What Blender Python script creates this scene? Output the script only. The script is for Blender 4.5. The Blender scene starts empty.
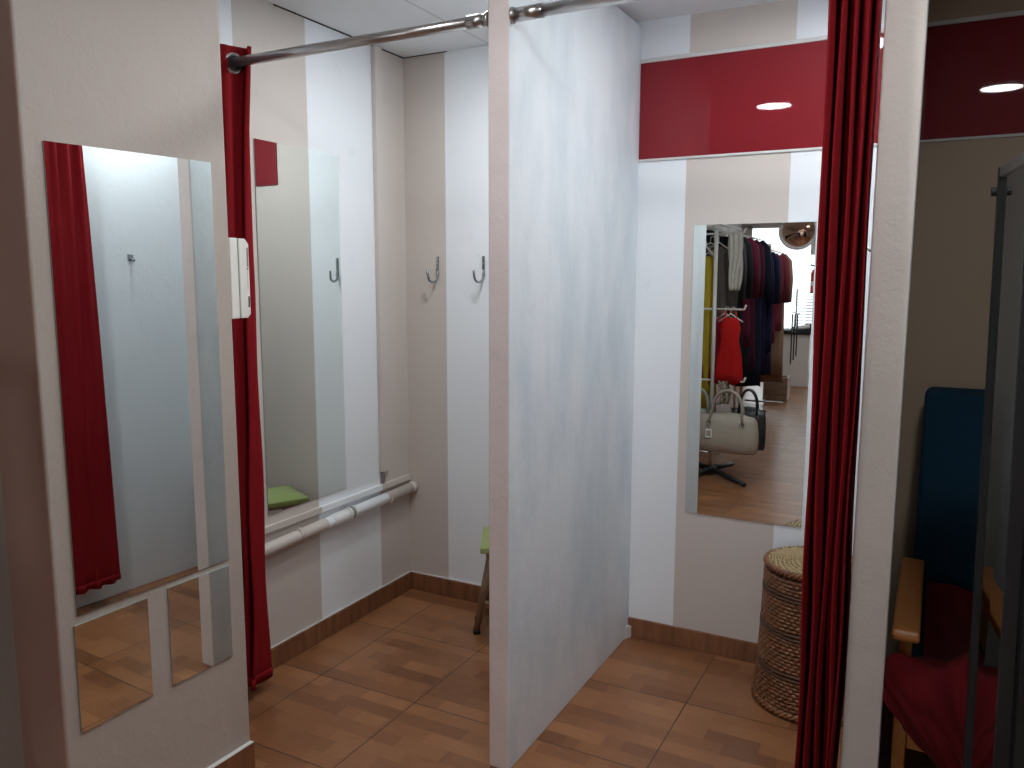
import bpy, bmesh, math, random
from mathutils import Vector, Matrix
R = math.radians; PI = math.pi
random.seed(7)
sc = bpy.context.scene
COL = sc.collection

# ------------------------------------------------------------------ dimensions of the place
XL = -2.194          # left wall of the first cubicle
P0, P1 = -1.144, -1.0754     # middle partition
C0, C1 = -0.1435, -0.0592    # right partition
YP, YB = 2.020, 3.1015       # partition fronts, back wall
ZC = 2.48
SHOP_X0, SHOP_X1, SHOP_Y = -2.75, 2.3, -6.6
REC_X = 1.0
QX, QY, QG = -1.7895, 1.670, 0.0378       # pillar far corner and its slight turn
QS, QC = math.sin(QG), math.cos(QG)
def pillar(y):       # point on the pillar's long face at depth y
    return QX + (y - QY) * math.tan(QG)

# ------------------------------------------------------------------ materials
def new_mat(name):
    m = bpy.data.materials.new(name); m.use_nodes = True
    nt = m.node_tree; b = nt.nodes['Principled BSDF']
    return m, nt, b
def N(nt, t, **kw):
    n = nt.nodes.new(t)
    for k, v in kw.items(): setattr(n, k, v)
    return n
def L(nt, a, b): nt.links.new(a, b)
def math_n(nt, op, a, b=None, c=None):
    n = N(nt, 'ShaderNodeMath', operation=op)
    for i, s in enumerate((a, b, c)):
        if s is None: continue
        if isinstance(s, (int, float)): n.inputs[i].default_value = s
        else: L(nt, s, n.inputs[i])
    return n.outputs[0]
def mix_c(nt, f, a, b, mode='MIX'):
    n = N(nt, 'ShaderNodeMix', data_type='RGBA', blend_type=mode)
    for i, s in ((0, f), (6, a), (7, b)):
        if isinstance(s, (int, float)): n.inputs[i].default_value = s
        elif isinstance(s, tuple): n.inputs[i].default_value = (*s, 1)
        else: L(nt, s, n.inputs[i])
    return n.outputs[2]
def pos(nt):
    g = N(nt, 'ShaderNodeNewGeometry'); s = N(nt, 'ShaderNodeSeparateXYZ'); L(nt, g.outputs['Position'], s.inputs[0])
    return g.outputs['Position'], s.outputs[0], s.outputs[1], s.outputs[2]
def noise(nt, vec, scale, detail=3, rough=.5, sc3=None):
    n = N(nt, 'ShaderNodeTexNoise'); n.inputs['Scale'].default_value = scale
    n.inputs['Detail'].default_value = detail; n.inputs['Roughness'].default_value = rough
    if sc3:
        mp = N(nt, 'ShaderNodeMapping'); mp.inputs['Scale'].default_value = sc3; L(nt, vec, mp.inputs[0]); vec = mp.outputs[0]
    L(nt, vec, n.inputs['Vector'])
    return n.outputs['Fac']
def ramp(nt, f, a, b):
    n = N(nt, 'ShaderNodeMapRange'); n.inputs[1].default_value = a; n.inputs[2].default_value = b; L(nt, f, n.inputs[0])
    return n.outputs[0]
def bump(nt, b, h, strength, dist=.01):
    n = N(nt, 'ShaderNodeBump'); n.inputs['Strength'].default_value = strength; n.inputs['Distance'].default_value = dist
    L(nt, h, n.inputs['Height']); L(nt, n.outputs[0], b.inputs['Normal'])

WHITE = (.82, .85, .88); BEIGE = (.60, .54, .495)
def plaster(name, base, stripes=None, axis='x', second=BEIGE, rough=.55, patches=None, bumpy=.35, third=None):
    """painted plaster; stripes = list of (from, to) along an axis painted in the second colour"""
    m, nt, b = new_mat(name); P, x, y, z = pos(nt)
    c = base
    if stripes:
        t = {'x': x, 'y': y}[axis]; f = None
        for a, e in stripes:
            g = math_n(nt, 'MULTIPLY', math_n(nt, 'GREATER_THAN', t, a), math_n(nt, 'LESS_THAN', t, e))
            f = g if f is None else math_n(nt, 'ADD', f, g)
        c = mix_c(nt, f, base, second)
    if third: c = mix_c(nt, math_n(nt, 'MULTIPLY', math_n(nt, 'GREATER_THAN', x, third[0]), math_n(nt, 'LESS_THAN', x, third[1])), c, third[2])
    if patches:
        nz = ramp(nt, noise(nt, P, 2.2, 5, .6, (1, 2.5, 1)), .42, .66)
        c = mix_c(nt, nz, c, patches)
    dirt = ramp(nt, noise(nt, P, 9, 6, .7), .60, .85)
    c = mix_c(nt, math_n(nt, 'MULTIPLY', dirt, .20), c, (.35, .33, .30))
    if isinstance(c, tuple): b.inputs['Base Color'].default_value = (*c, 1)
    else: L(nt, c, b.inputs['Base Color'])
    b.inputs['Roughness'].default_value = rough
    h = math_n(nt, 'ADD', noise(nt, P, 14, 5, .6), math_n(nt, 'MULTIPLY', noise(nt, P, 120, 3, .6), .25))
    bump(nt, b, h, bumpy * .45, .010)
    return m
def simple(name, col, rough=.5, metal=0, var=.0, vscale=30, coat=0, bmp=0, bscale=80):
    m, nt, b = new_mat(name); P, x, y, z = pos(nt)
    if var:
        f = noise(nt, P, vscale, 4, .6)
        c = mix_c(nt, f, tuple(k * (1 - var) for k in col), tuple(min(1, k * (1 + var)) for k in col)); L(nt, c, b.inputs['Base Color'])
    else: b.inputs['Base Color'].default_value = (*col, 1)
    b.inputs['Roughness'].default_value = rough; b.inputs['Metallic'].default_value = metal
    b.inputs['Coat Weight'].default_value = coat; b.inputs['Coat Roughness'].default_value = .015
    if bmp: bump(nt, b, noise(nt, P, bscale, 4, .6), bmp, .004)
    return m
def fabric(name, col, rough=.9, sheen=.3, var=.15):
    m, nt, b = new_mat(name); P, x, y, z = pos(nt)
    f = noise(nt, P, 60, 4, .7)
    L(nt, mix_c(nt, f, tuple(k * (1 - var) for k in col), tuple(min(1, k * (1 + var)) for k in col)), b.inputs['Base Color'])
    b.inputs['Roughness'].default_value = rough; b.inputs['Sheen Weight'].default_value = sheen; b.inputs['Specular IOR Level'].default_value = .15
    bump(nt, b, noise(nt, P, 400, 2, .5), .15, .002)
    return m
def mirror_mat(name, tint=(.86, .92, .905), rough=.0):
    m, nt, b = new_mat(name); P, x, y, z = pos(nt)
    b.inputs['Metallic'].default_value = 1
    L(nt, mix_c(nt, ramp(nt, noise(nt, P, 6, 5, .7), .55, .9), tint, tuple(k * .95 for k in tint)), b.inputs['Base Color'])
    b.inputs['Roughness'].default_value = rough
    return m
def emit(name, col, s):
    m, nt, b = new_mat(name)
    b.inputs['Base Color'].default_value = (.8, .8, .8, 1)
    b.inputs['Emission Color'].default_value = (*col, 1); b.inputs['Emission Strength'].default_value = s
    return m
def floor_mat(name):
    m, nt, b = new_mat(name); P, x, y, z = pos(nt)
    # wood printed ceramic tiles, narrow staggered strips running across, thin dark grout
    mp = N(nt, 'ShaderNodeMapping'); mp.inputs['Location'].default_value = (.706, -2.22, 0); L(nt, P, mp.inputs[0])
    def brick(sx, sy, off, seed):
        br = N(nt, 'ShaderNodeTexBrick'); br.offset = off; br.squash = 1
        m2 = N(nt, 'ShaderNodeMapping'); m2.inputs['Location'].default_value = (seed, 0, 0); L(nt, mp.outputs[0], m2.inputs[0])
        br.inputs['Scale'].default_value = 1; br.inputs['Brick Width'].default_value = sx; br.inputs['Row Height'].default_value = sy
        br.inputs['Mortar Size'].default_value = 0; br.inputs['Bias'].default_value = 0
        br.inputs['Color1'].default_value = (0, 0, 0, 1); br.inputs['Color2'].default_value = (1, 1, 1, 1)
        L(nt, m2.outputs[0], br.inputs['Vector']); return br.outputs['Color']
    f1 = brick(.175, .0645, .37, 0); f2 = brick(.29, .0645, .61, 3.3)
    f = math_n(nt, 'ADD', math_n(nt, 'MULTIPLY', f1, .6), math_n(nt, 'MULTIPLY', f2, .4))
    grain = noise(nt, P, 1, 6, .65, (14, 150, 14))
    f = math_n(nt, 'ADD', math_n(nt, 'MULTIPLY', f, .66), math_n(nt, 'MULTIPLY', ramp(nt, grain, .25, .75), .34))
    cr = N(nt, 'ShaderNodeValToRGB'); L(nt, f, cr.inputs[0])
    e = cr.color_ramp.elements; e[0].position = .1; e[0].color = (.145, .056, .025, 1); e[1].position = .95; e[1].color = (.36, .165, .072, 1)
    k = e.new(.5); k.color = (.25, .105, .045, 1)
    sp = N(nt, 'ShaderNodeSeparateXYZ'); L(nt, mp.outputs[0], sp.inputs[0])
    def line(s, pitch):
        t = math_n(nt, 'FRACT', math_n(nt, 'DIVIDE', s, pitch))
        d = math_n(nt, 'MINIMUM', t, math_n(nt, 'SUBTRACT', 1, t))
        return math_n(nt, 'LESS_THAN', d, .0020 / pitch)
    gl = math_n(nt, 'MAXIMUM', line(sp.outputs[0], .428), line(sp.outputs[1], .4515))
    L(nt, mix_c(nt, gl, cr.outputs[0], (.05, .024, .014)), b.inputs['Base Color'])
    b.inputs['Roughness'].default_value = .33
    L(nt, math_n(nt, 'ADD', math_n(nt, 'MULTIPLY', grain, .12), .24), b.inputs['Roughness'])
    b.inputs['Specular IOR Level'].default_value = .4
    bump(nt, b, math_n(nt, 'SUBTRACT', math_n(nt, 'MULTIPLY', grain, .25), gl), .18, .002)
    return m
def wood_mat(name, a, c, sc3, rough=.45):
    m, nt, b = new_mat(name); P, x, y, z = pos(nt)
    L(nt, mix_c(nt, ramp(nt, noise(nt, P, 1, 5, .6, sc3), .3, .7), a, c), b.inputs['Base Color'])
    b.inputs['Roughness'].default_value = rough
    return m
def ceiling_mat(name):
    m, nt, b = new_mat(name); P, x, y, z = pos(nt)
    t = math_n(nt, 'FRACT', math_n(nt, 'DIVIDE', math_n(nt, 'ADD', x, 1.742), 1.2))
    d = math_n(nt, 'MINIMUM', t, math_n(nt, 'SUBTRACT', 1, t))
    L(nt, mix_c(nt, math_n(nt, 'LESS_THAN', d, .0035), (.74, .755, .77), (.52, .53, .55)), b.inputs['Base Color'])
    b.inputs['Roughness'].default_value = .8
    bump(nt, b, noise(nt, P, 90, 3, .6), .1, .003)
    return m

M = {}
LEFT_STRIPES = [(2.10, 2.462), (2.872, 3.2)]
M['wall_left'] = plaster('painted plaster left', WHITE, LEFT_STRIPES, 'y')
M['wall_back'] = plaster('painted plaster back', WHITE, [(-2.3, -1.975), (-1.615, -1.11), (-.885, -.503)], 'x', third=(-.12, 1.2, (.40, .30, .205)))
M['pillar'] = plaster('painted pillar', (.43, .372, .328), None, second=WHITE, bumpy=.6)
M['pillar_front'] = plaster('pillar front paint', (.66, .46, .39), [(-3, -1.99)], 'x', second=(.62, .60, .56), bumpy=.5)
M['partition'] = plaster('cool white partition paint', (.755, .80, .83), patches=(.63, .70, .745), bumpy=.5)
M['partition_end'] = plaster('pinkish end paint', (.74, .655, .64), patches=(.66, .58, .56), bumpy=.9)
M['column_end'] = plaster('cream end paint', (.77, .70, .64), patches=(.70, .64, .585), bumpy=.6)
M['column_side'] = plaster('column side paint', (.70, .74, .77), bumpy=.4)
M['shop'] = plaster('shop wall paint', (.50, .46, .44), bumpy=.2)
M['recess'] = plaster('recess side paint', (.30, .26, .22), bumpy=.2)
M['ceiling'] = ceiling_mat('ceiling board')
M['dark'] = simple('dark slab and gap shade', (.03, .03, .03), .9)  # roof slab colour; also painted shade in ceiling gap and eyelet holes
M['floor'] = floor_mat('wood print tiles')
M['skirt'] = wood_mat('wood print skirting', (.13, .05, .024), (.27, .115, .05), (40, 40, 5), .4)
M['trim'] = simple('white trim', (.60, .59, .57), .5, var=.08)
M['curtain'] = fabric('red curtain cloth', (.215, .006, .010), .85, .0, .10)
M['redcloth'] = fabric('crimson throw cloth', (.125, .006, .009), .9, .03, .2)
M['redpanel'] = simple('glossy red panel', (.20, .009, .015), .5, var=.05, vscale=3, coat=.42)
M['redpanel'].node_tree.nodes['Principled BSDF'].inputs['Specular IOR Level'].default_value = .1
M['mirror'] = mirror_mat('mirror glass')
M['mirror_edge'] = simple('green glass edge', (.34, .46, .43), .2)
M['chrome'] = simple('brushed steel', (.55, .53, .52), .28, 1, var=.1)
M['shiny'] = simple('polished steel', (.72, .72, .72), .1, 1)
M['hook'] = simple('grey hook metal', (.30, .33, .34), .3, 1)
M['pipe'] = plaster('painted pipe', WHITE, LEFT_STRIPES, 'y', bumpy=.15)
M['duct'] = plaster('beige duct paint', BEIGE, bumpy=.1)
M['pvc'] = simple('white plastic pipe', (.80, .80, .79), .35)
M['plastic'] = simple('cream white plastic', (.78, .76, .70), .4, var=.03)
M['plastic_dark'] = simple('dark slot plastic', (.05, .05, .05), .5)
M['plastic_grey'] = simple('grey groove plastic', (.25, .24, .22), .5)
M['green'] = fabric('green seat cloth', (.30, .37, .13), .8, .2)
M['stoolwood'] = wood_mat('dull stool wood', (.20, .13, .085), (.28, .19, .12), (40, 40, 6))
M['wicker'] = simple('brown wicker', (.19, .076, .029), .36, var=.75, vscale=26)
M['wicker_dark'] = simple('dark wicker', (.085, .034, .014), .5, var=.4, vscale=50)
M['straw'] = simple('straw weave', (.40, .29, .145), .55, var=.4, vscale=70)
M['blue'] = fabric('navy blue upholstery', (.008, .034, .060), .9, .02)
M['armwood'] = wood_mat('honey coloured beech', (.40, .140, .030), (.47, .18, .045), (30, 5, 30), .3)
M['black'] = simple('black satin metal', (.007, .007, .008), .6)
M['lamp'] = emit('lamp diffuser', (.94, .975, 1), 120)
M['lampfill'] = emit('fill lamp diffuser', (.97, .975, 1), 115)
M['lamprim'] = simple('lamp rim', (.8, .8, .8), .4)
M['rackpaint'] = simple('cream rack enamel', (.62, .60, .57), .35)
M['bag'] = simple('beige leather', (.37, .32, .265), .45, var=.1)
M['bag2'] = simple('greyish leather', (.30, .28, .24), .5, var=.1)
M['bag3'] = simple('black leather', (.02, .02, .022), .4)
M['cardwhite'] = simple('white laminate', (.70, .68, .66), .4)
M['paperwhite'] = simple('white paper', (.85, .85, .85), .6)
M['glass'] = None
def glass(name):
    m, nt, b = new_mat(name)
    b.inputs['Base Color'].default_value = (.95, .97, .97, 1); b.inputs['Transmission Weight'].default_value = 1
    b.inputs['Roughness'].default_value = 0; b.inputs['IOR'].default_value = 1.02
    return m
M['glass'] = glass('window glass')
_cl = {}
def cloth(col):
    if col not in _cl: _cl[col] = fabric('garment cloth', col, .95, .0, .25)
    return _cl[col]

# ------------------------------------------------------------------ geometry helpers
def link(name, bm, mat, parent=None, smooth=False, bevel=0, solid=0, sub=0, offset=0):
    me = bpy.data.meshes.new(name); bmesh.ops.recalc_face_normals(bm, faces=bm.faces[:]); bm.to_mesh(me); bm.free()
    for mm in (mat if isinstance(mat, (list, tuple)) else [mat]): me.materials.append(mm)
    if smooth:
        for p in me.polygons: p.use_smooth = True
    o = bpy.data.objects.new(name, me); COL.objects.link(o)
    if parent:
        o.parent = parent; o.matrix_parent_inverse = Matrix.Translation(parent.location).inverted() if parent.rotation_euler.z == 0 else parent.matrix_basis.inverted()
    if solid:
        s = o.modifiers.new('thickness', 'SOLIDIFY'); s.thickness = solid; s.offset = offset
    if bevel:
        s = o.modifiers.new('edge', 'BEVEL'); s.width = bevel; s.segments = 2; s.limit_method = 'ANGLE'; s.angle_limit = R(40)
    if sub:
        s = o.modifiers.new('smooth', 'SUBSURF'); s.levels = sub; s.render_levels = sub
    return o
def tag(o, label, cat=None, group=None, kind=None):
    o['label'] = label
    if cat: o['category'] = cat
    if group: o['group'] = group
    if kind: o['kind'] = kind
    return o
def thing(name, label, cat, loc, group=None):
    o = bpy.data.objects.new(name, None); COL.objects.link(o); o.location = loc; o.empty_display_size = .05
    return tag(o, label, cat, group)
def struct(name, bm, mat, label, cat, **kw):
    return tag(link(name, bm, mat, **kw), label, cat, kind='structure')
def box(bm, x0, x1, y0, y1, z0, z1, mi=0):
    v = [bm.verts.new((x, y, z)) for x in (x0, x1) for y in (y0, y1) for z in (z0, z1)]
    for q in ((0, 1, 3, 2), (4, 6, 7, 5), (0, 4, 5, 1), (2, 3, 7, 6), (0, 2, 6, 4), (1, 5, 7, 3)):
        f = bm.faces.new([v[i] for i in q]); f.material_index = mi
    return v
def bx(*a):
    bm = bmesh.new(); box(bm, *a); return bm
def prism(bm, pts, z0, z1, mi=0):
    a = [bm.verts.new((*p, z0)) for p in pts]; b = [bm.verts.new((*p, z1)) for p in pts]
    n = len(pts); fs = []
    for i in range(n):
        f = bm.faces.new((a[i], a[(i + 1) % n], b[(i + 1) % n], b[i])); f.material_index = mi; fs.append(f)
    bm.faces.new(a[::-1]).material_index = mi; bm.faces.new(b).material_index = mi
    return fs
def tube(bm, pts, r, seg=10, mi=0, cap=True, flat=None):
    """a round bar swept along points; r a number or one per point; flat = (axis vector, factor) squashes the section"""
    pts = [Vector(p) for p in pts]; rings = []; up = None
    for i, p in enumerate(pts):
        d = (pts[min(i + 1, len(pts) - 1)] - pts[max(i - 1, 0)]).normalized()
        if up is None: up = Vector((0, 0, 1)) if abs(d.z) < .9 else Vector((1, 0, 0))
        s = d.cross(up).normalized(); up = s.cross(d).normalized()
        rr = r[i] if isinstance(r, (list, tuple)) else r
        rings.append([bm.verts.new(p + (s * math.cos(2 * PI * k / seg) + up * math.sin(2 * PI * k / seg)) * rr) for k in range(seg)])
    for a, b in zip(rings, rings[1:]):
        for k in range(seg):
            f = bm.faces.new((a[k], a[(k + 1) % seg], b[(k + 1) % seg], b[k])); f.material_index = mi; f.smooth = True
    if cap:
        bm.faces.new(rings[0][::-1]).material_index = mi; bm.faces.new(rings[-1]).material_index = mi
def loop_tube(bm, pts, r, seg=6, mi=0):
    pts = [Vector(p) for p in pts]; n = len(pts); rings = []
    for i, p in enumerate(pts):
        d = (pts[(i + 1) % n] - pts[i - 1]).normalized(); up = Vector((0, 0, 1)) if abs(d.z) < .9 else Vector((1, 0, 0))
        s = d.cross(up).normalized(); u = s.cross(d)
        rings.append([bm.verts.new(p + (s * math.cos(2 * PI * k / seg) + u * math.sin(2 * PI * k / seg)) * r) for k in range(seg)])
    for i in range(n):
        a, b = rings[i], rings[(i + 1) % n]
        for k in range(seg):
            f = bm.faces.new((a[k], a[(k + 1) % seg], b[(k + 1) % seg], b[k])); f.material_index = mi; f.smooth = True
def lathe(bm, prof, cx=0, cy=0, seg=48, mi=0):
    rings = [[bm.verts.new((cx + r * math.cos(2 * PI * k / seg), cy + r * math.sin(2 * PI * k / seg), z)) for k in range(seg)] for r, z in prof]
    for a, b in zip(rings, rings[1:]):
        for k in range(seg):
            f = bm.faces.new((a[k], a[(k + 1) % seg], b[(k + 1) % seg], b[k])); f.material_index = mi
    bm.faces.new(rings[0][::-1]); bm.faces.new(rings[-1])
def smooth_path(pts, n):
    out = []; m = len(pts)
    for i in range(m - 1):
        p0, p1, p2, p3 = (Vector(pts[max(0, min(m - 1, i + k))]) for k in (-1, 0, 1, 2))
        for j in range(n):
            t = j / n
            out.append(.5 * ((2 * p1) + (p2 - p0) * t + (2 * p0 - 5 * p1 + 4 * p2 - p3) * t * t + (3 * p1 - p0 - 3 * p2 + p3) * t ** 3))
    out.append(Vector(pts[-1])); return out
def sheet(bm, fn, nu, nv, mi=0):
    g = [[bm.verts.new(fn(i / nu, j / nv)) for i in range(nu + 1)] for j in range(nv + 1)]
    for j in range(nv):
        for i in range(nu):
            f = bm.faces.new((g[j][i], g[j][i + 1], g[j + 1][i + 1], g[j + 1][i])); f.smooth = True; f.material_index = mi
    return g

# ================================================================== SETTING
bm = bmesh.new(); box(bm, SHOP_X0 - .1, SHOP_X1 + .1, SHOP_Y - .1, YB + .15, -.08, 0)
struct('floor', bm, M['floor'], 'brown wood-print tile floor with thin dark grout lines', 'floor')
bm = bmesh.new()
box(bm, XL + .010, SHOP_X1 + .05, 1.67, YB - .0, ZC, ZC + .06)
box(bm, SHOP_X0, SHOP_X1 + .05, SHOP_Y, 1.67, ZC, ZC + .06)
struct('ceiling', bm, M['ceiling'], 'white board ceiling with faint panel joints', 'ceiling')
bm = bmesh.new(); box(bm, SHOP_X0 - .1, SHOP_X1 + .1, SHOP_Y - .1, YB + .15, ZC + .12, ZC + .2)
struct('roof', bm, M['dark'], 'dark slab above the ceiling boards', 'roof')
struct('wall_left', bx(XL - .10, XL, 1.672, YB + .1, 0, ZC + .12), M['wall_left'], 'white wall with wide beige painted stripes behind the tall mirror and pipe', 'wall')
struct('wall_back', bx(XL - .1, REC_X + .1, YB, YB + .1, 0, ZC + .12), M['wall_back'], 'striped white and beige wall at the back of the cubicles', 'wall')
# pillar with its slightly turned mirror face
bm = bmesh.new()
A = (pillar(1.108), 1.108); B = (QX, QY)
fs = prism(bm, [A, B, (SHOP_X0, QY), (SHOP_X0, 1.108)], 0, ZC + .12)
fs[3].material_index = 1
struct('wall_pillar', bm, [M['pillar'], M['pillar_front']], 'beige painted wall end that carries the three frameless mirrors', 'wall', bevel=.006)
# partitions
def partition(name, x0, x1, top, mside, mend, label):
    bm = bmesh.new(); v = box(bm, x0, x1, YP, YB - .001, 0, top)
    for f in bm.faces:
        if f.calc_center_median().y < YP + .01: f.material_index = 1
    bm.normal_update()
    return struct(name, bm, [mside, mend], label, 'partition wall', bevel=.004)
partition('wall_middle', P0, P1, 2.462, M['partition'], M['partition_end'], 'bluish white partition wall between the two cubicles with a pinkish front end')
def partition_stepped(name, x0, x1, top, mside, mend, label):
    bm = bmesh.new(); prism(bm, [(x0, YP), (x1, YP), (x1, YP + .05), (x1 - .045, YP + .05), (x1 - .045, YB - .001), (x0, YB - .001)], 0, top)
    for f in bm.faces:
        if f.calc_center_median().y < YP + .01: f.material_index = 1
    return struct(name, bm, [mside, mend], label, 'partition wall', bevel=.004)
partition_stepped('wall_right', C0, C1, ZC - .001, M['column_side'], M['column_end'], 'cream ended partition wall between the red curtain and the dark recess')
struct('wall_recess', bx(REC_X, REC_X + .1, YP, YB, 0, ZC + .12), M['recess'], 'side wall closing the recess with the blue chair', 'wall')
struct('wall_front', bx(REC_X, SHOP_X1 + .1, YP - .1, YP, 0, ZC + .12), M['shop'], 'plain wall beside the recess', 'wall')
struct('wall_shop_left', bx(SHOP_X0 - .1, SHOP_X0, SHOP_Y, 1.108, 0, ZC + .12), M['shop'], 'side wall of the shop behind the clothes rails', 'wall')
struct('wall_shop_right', bx(SHOP_X1, SHOP_X1 + .1, SHOP_Y, YP, 0, ZC + .12), M['shop'], 'side wall of the shop away from the rails', 'wall')
# shop front with a wide window opening
WX0, WX1, WZ0, WZ1 = -2.65, .9, .12, 2.32
bm = bmesh.new()
box(bm, SHOP_X0 - .1, WX0, SHOP_Y - .1, SHOP_Y, 0, ZC + .12); box(bm, WX1, SHOP_X1 + .1, SHOP_Y - .1, SHOP_Y, 0, ZC + .12)
box(bm, WX0, WX1, SHOP_Y - .1, SHOP_Y, 0, WZ0); box(bm, WX0, WX1, SHOP_Y - .1, SHOP_Y, WZ1, ZC + .12)
struct('wall_shop_front', bm, M['shop'], 'shop front wall around the bright window', 'wall')
bm = bmesh.new()
for x in (WX0, -1.655, WX1 - .05): box(bm, x, x + .05, SHOP_Y - .07, SHOP_Y - .02, WZ0, WZ1)
box(bm, WX0, WX1, SHOP_Y - .07, SHOP_Y - .02, WZ0, WZ0 + .05); box(bm, WX0, WX1, SHOP_Y - .07, SHOP_Y - .02, WZ1 - .05, WZ1)
wn = struct('window_1', bm, M['trim'], 'bright shop window seen in the cubicle mirror', 'window')
link('pane', bx(WX0, WX1, SHOP_Y - .05, SHOP_Y - .044, WZ0, WZ1), M['glass'], wn)

# skirting
def skirt(name, x0, x1, y0, y1, label):
    bm = bx(x0, x1, y0, y1, .0005, .083); o = struct(name, bm, M['skirt'], label, 'skirting', bevel=.002)
skirt('baseboard_left', XL, XL + .012, 1.675, YB - .012, 'wood-print skirting along the striped wall under the pipe')
skirt('baseboard_back', XL, P0, YB - .012, YB, 'wood-print skirting at the back of the cubicle with the hooks')
skirt('baseboard_back', P1, C0, YB - .012, YB, 'wood-print skirting behind the wicker basket')
skirt('baseboard_recess', C1 - .045, REC_X, YB - .012, YB, 'wood-print skirting behind the blue chair')
bm = bmesh.new(); t = .012
prism(bm, [(A[0] - .02, A[1]), (A[0] + t, A[1] - t), (B[0] + t, B[1] + .004), (B[0] - .01, B[1] - .001)], .0005, .083)
prism(bm, [(SHOP_X0, A[1] - t), (A[0] + t, A[1] - t), (A[0] + t - .001, A[1]), (SHOP_X0, A[1])], .0005, .083)
struct('baseboard_pillar', bm, M['skirt'], 'wood-print skirting at the foot of the mirrored pillar', 'skirting', bevel=.002)
# white plaster drip line above the skirting
bm = bmesh.new()
box(bm, XL, XL + .008, 1.675, YB - .008, .0835, .089); box(bm, XL + .008, P0, YB - .008, YB, .0835, .089)
struct('trim_1', bm, M['trim'], 'thin white paint line on top of the first cubicle skirting', 'trim', bevel=.002)
bm = bmesh.new(); prism(bm, [(A[0] - .01, A[1]), (A[0] + .014, A[1]), (B[0] + .014, B[1]), (B[0] - .01, B[1])], .0835, .088)
struct('trim_2', bm, M['trim'], 'thin white paint line on top of the pillar skirting', 'trim', bevel=.002)
bm = bmesh.new(); box(bm, XL, XL + .009, 2.30, YB - .001, ZC - .002, ZC + .002); box(bm, XL, -1.96, YB - .009, YB, ZC - .002, ZC + .002)  # near black strip stands in for the shade in the ceiling gap
struct('trim_gap_shade', bm, M['dark'], 'dark strip painting the shade of the gap between ceiling boards and the striped wall', 'trim')
# wedge of white filler at the foot of the partition
bm = bmesh.new(); prism(bm, [(P1, YB - .013), (P1 + .016, YB - .013), (P1, YB - .05)], .0005, .05)
struct('trim_3', bm, M['trim'], 'small white filler wedge where partition meets skirting', 'trim')
# ledges above and below the red band
bm = bmesh.new()
for x0, x1 in ((P1, C0), (C1 - .045, REC_X)):
    box(bm, x0, x1, YB - .010, YB, 2.3242, 2.339); box(bm, x0, x1, YB - .007, YB, 1.9545, 1.9638)
struct('trim_4', bm, M['trim'], 'thin white mouldings along the red panels', 'trim', bevel=.002)

# ================================================================== RED PANELS
def red_panel(x0, x1, label):
    tag(link('red_panel', bx(x0 + .001, x1 - .001, YB - .006, YB, 1.964, 2.324), M['redpanel'], bevel=.001), label, 'wall panel')
red_panel(-1.412, P0, 'short end of glossy red wall panel seen only in the tall mirror behind the curtain')
red_panel(P1, C0, 'glossy red panel across the wall above the mirror that reflects clothes')
red_panel(C1 - .045, REC_X, 'dark red glossy panel high in the recess above the blue chair')

# ================================================================== MIRRORS
def slab_mirror(name, quad, nrm, label, th=.004):
    """a frameless mirror: four corners, thickness along nrm (its face looks along nrm)"""
    bm = bmesh.new(); n = Vector(nrm)
    a = [bm.verts.new(Vector(q)) for q in quad]; b = [bm.verts.new(Vector(q) + n * th) for q in quad]
    bm.faces.new(b).material_index = 0; bm.faces.new(a[::-1]).material_index = 1
    for i in range(4): bm.faces.new((a[i], a[(i + 1) % 4], b[(i + 1) % 4], b[i])).material_index = 1
    return tag(link(name, bm, [M['mirror'], M['mirror_edge']]), label, 'mirror')
e = .0006
slab_mirror('wall_mirror', [(XL + e, 2.177, .611), (XL + e, 2.6324, .611), (XL + e, 2.6324, 1.9933), (XL + e, 2.177, 1.9933)], (1, 0, 0),
            'tall frameless mirror on the striped wall, half hidden behind the left red curtain')
slab_mirror('wall_mirror', [(-.8472, YB - e, .5723), (-.4037, YB - e, .5723), (-.4037, YB - e, 1.7046), (-.8472, YB - e, 1.7046)], (0, -1, 0),
            'frameless mirror on the back wall reflecting clothes rails and a handbag')
nq = (QC, -QS, 0)
def qm(y0, y1, zb0, zb1, zt0, zt1): return [(pillar(y0) + e, y0, zb0), (pillar(y1) + e, y1, zb1), (pillar(y1) + e, y1, zt1), (pillar(y0) + e, y0, zt0)]
slab_mirror('wall_mirror', qm(1.1555, 1.614, .683, .685, 1.806, 1.814), nq, 'long frameless mirror on the pillar reflecting a red curtain')
slab_mirror('wall_mirror', qm(1.1465, 1.346, .383, .389, .660, .662), nq, 'small square mirror low on the pillar, the left one, full of floor reflection')
slab_mirror('wall_mirror', qm(1.408, 1.613, .387, .388, .667, .666), nq, 'small square mirror low on the pillar, nearer the red curtain, with a white strip reflected')

# ================================================================== CURTAIN RODS
ZR, YR = 2.210, YP + .012
def rod(x0, x1, label, sleeve0, group):
    t = thing('curtain_rod', label, 'curtain rod', ((x0 + x1) / 2, YR, ZR), group)
    bm = bmesh.new(); tube(bm, [(x0 + .004, YR, ZR), (x1 - .004, YR, ZR)], .0160, 20); link('pole', bm, M['chrome'], t)
    bm = bmesh.new(); tube(bm, [(sleeve0[0], YR, ZR), (sleeve0[1], YR, ZR)], .0185, 20); link('sleeve', bm, M['chrome'], t)
    for x, d in ((x0, 1), (x1, -1)):
        bm = bmesh.new(); tube(bm, [(x + d * .001, YR, ZR), (x + d * .008, YR, ZR), (x + d * .010, YR, ZR), (x + d * .03, YR, ZR)], [.0215, .0215, .0175, .017], 20)
        link('end_cap', bm, M['chrome'], t)
    return t
rod(XL, P0, 'steel curtain rod over the cubicle with coat hooks', (-1.215, -1.165), None)
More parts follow.
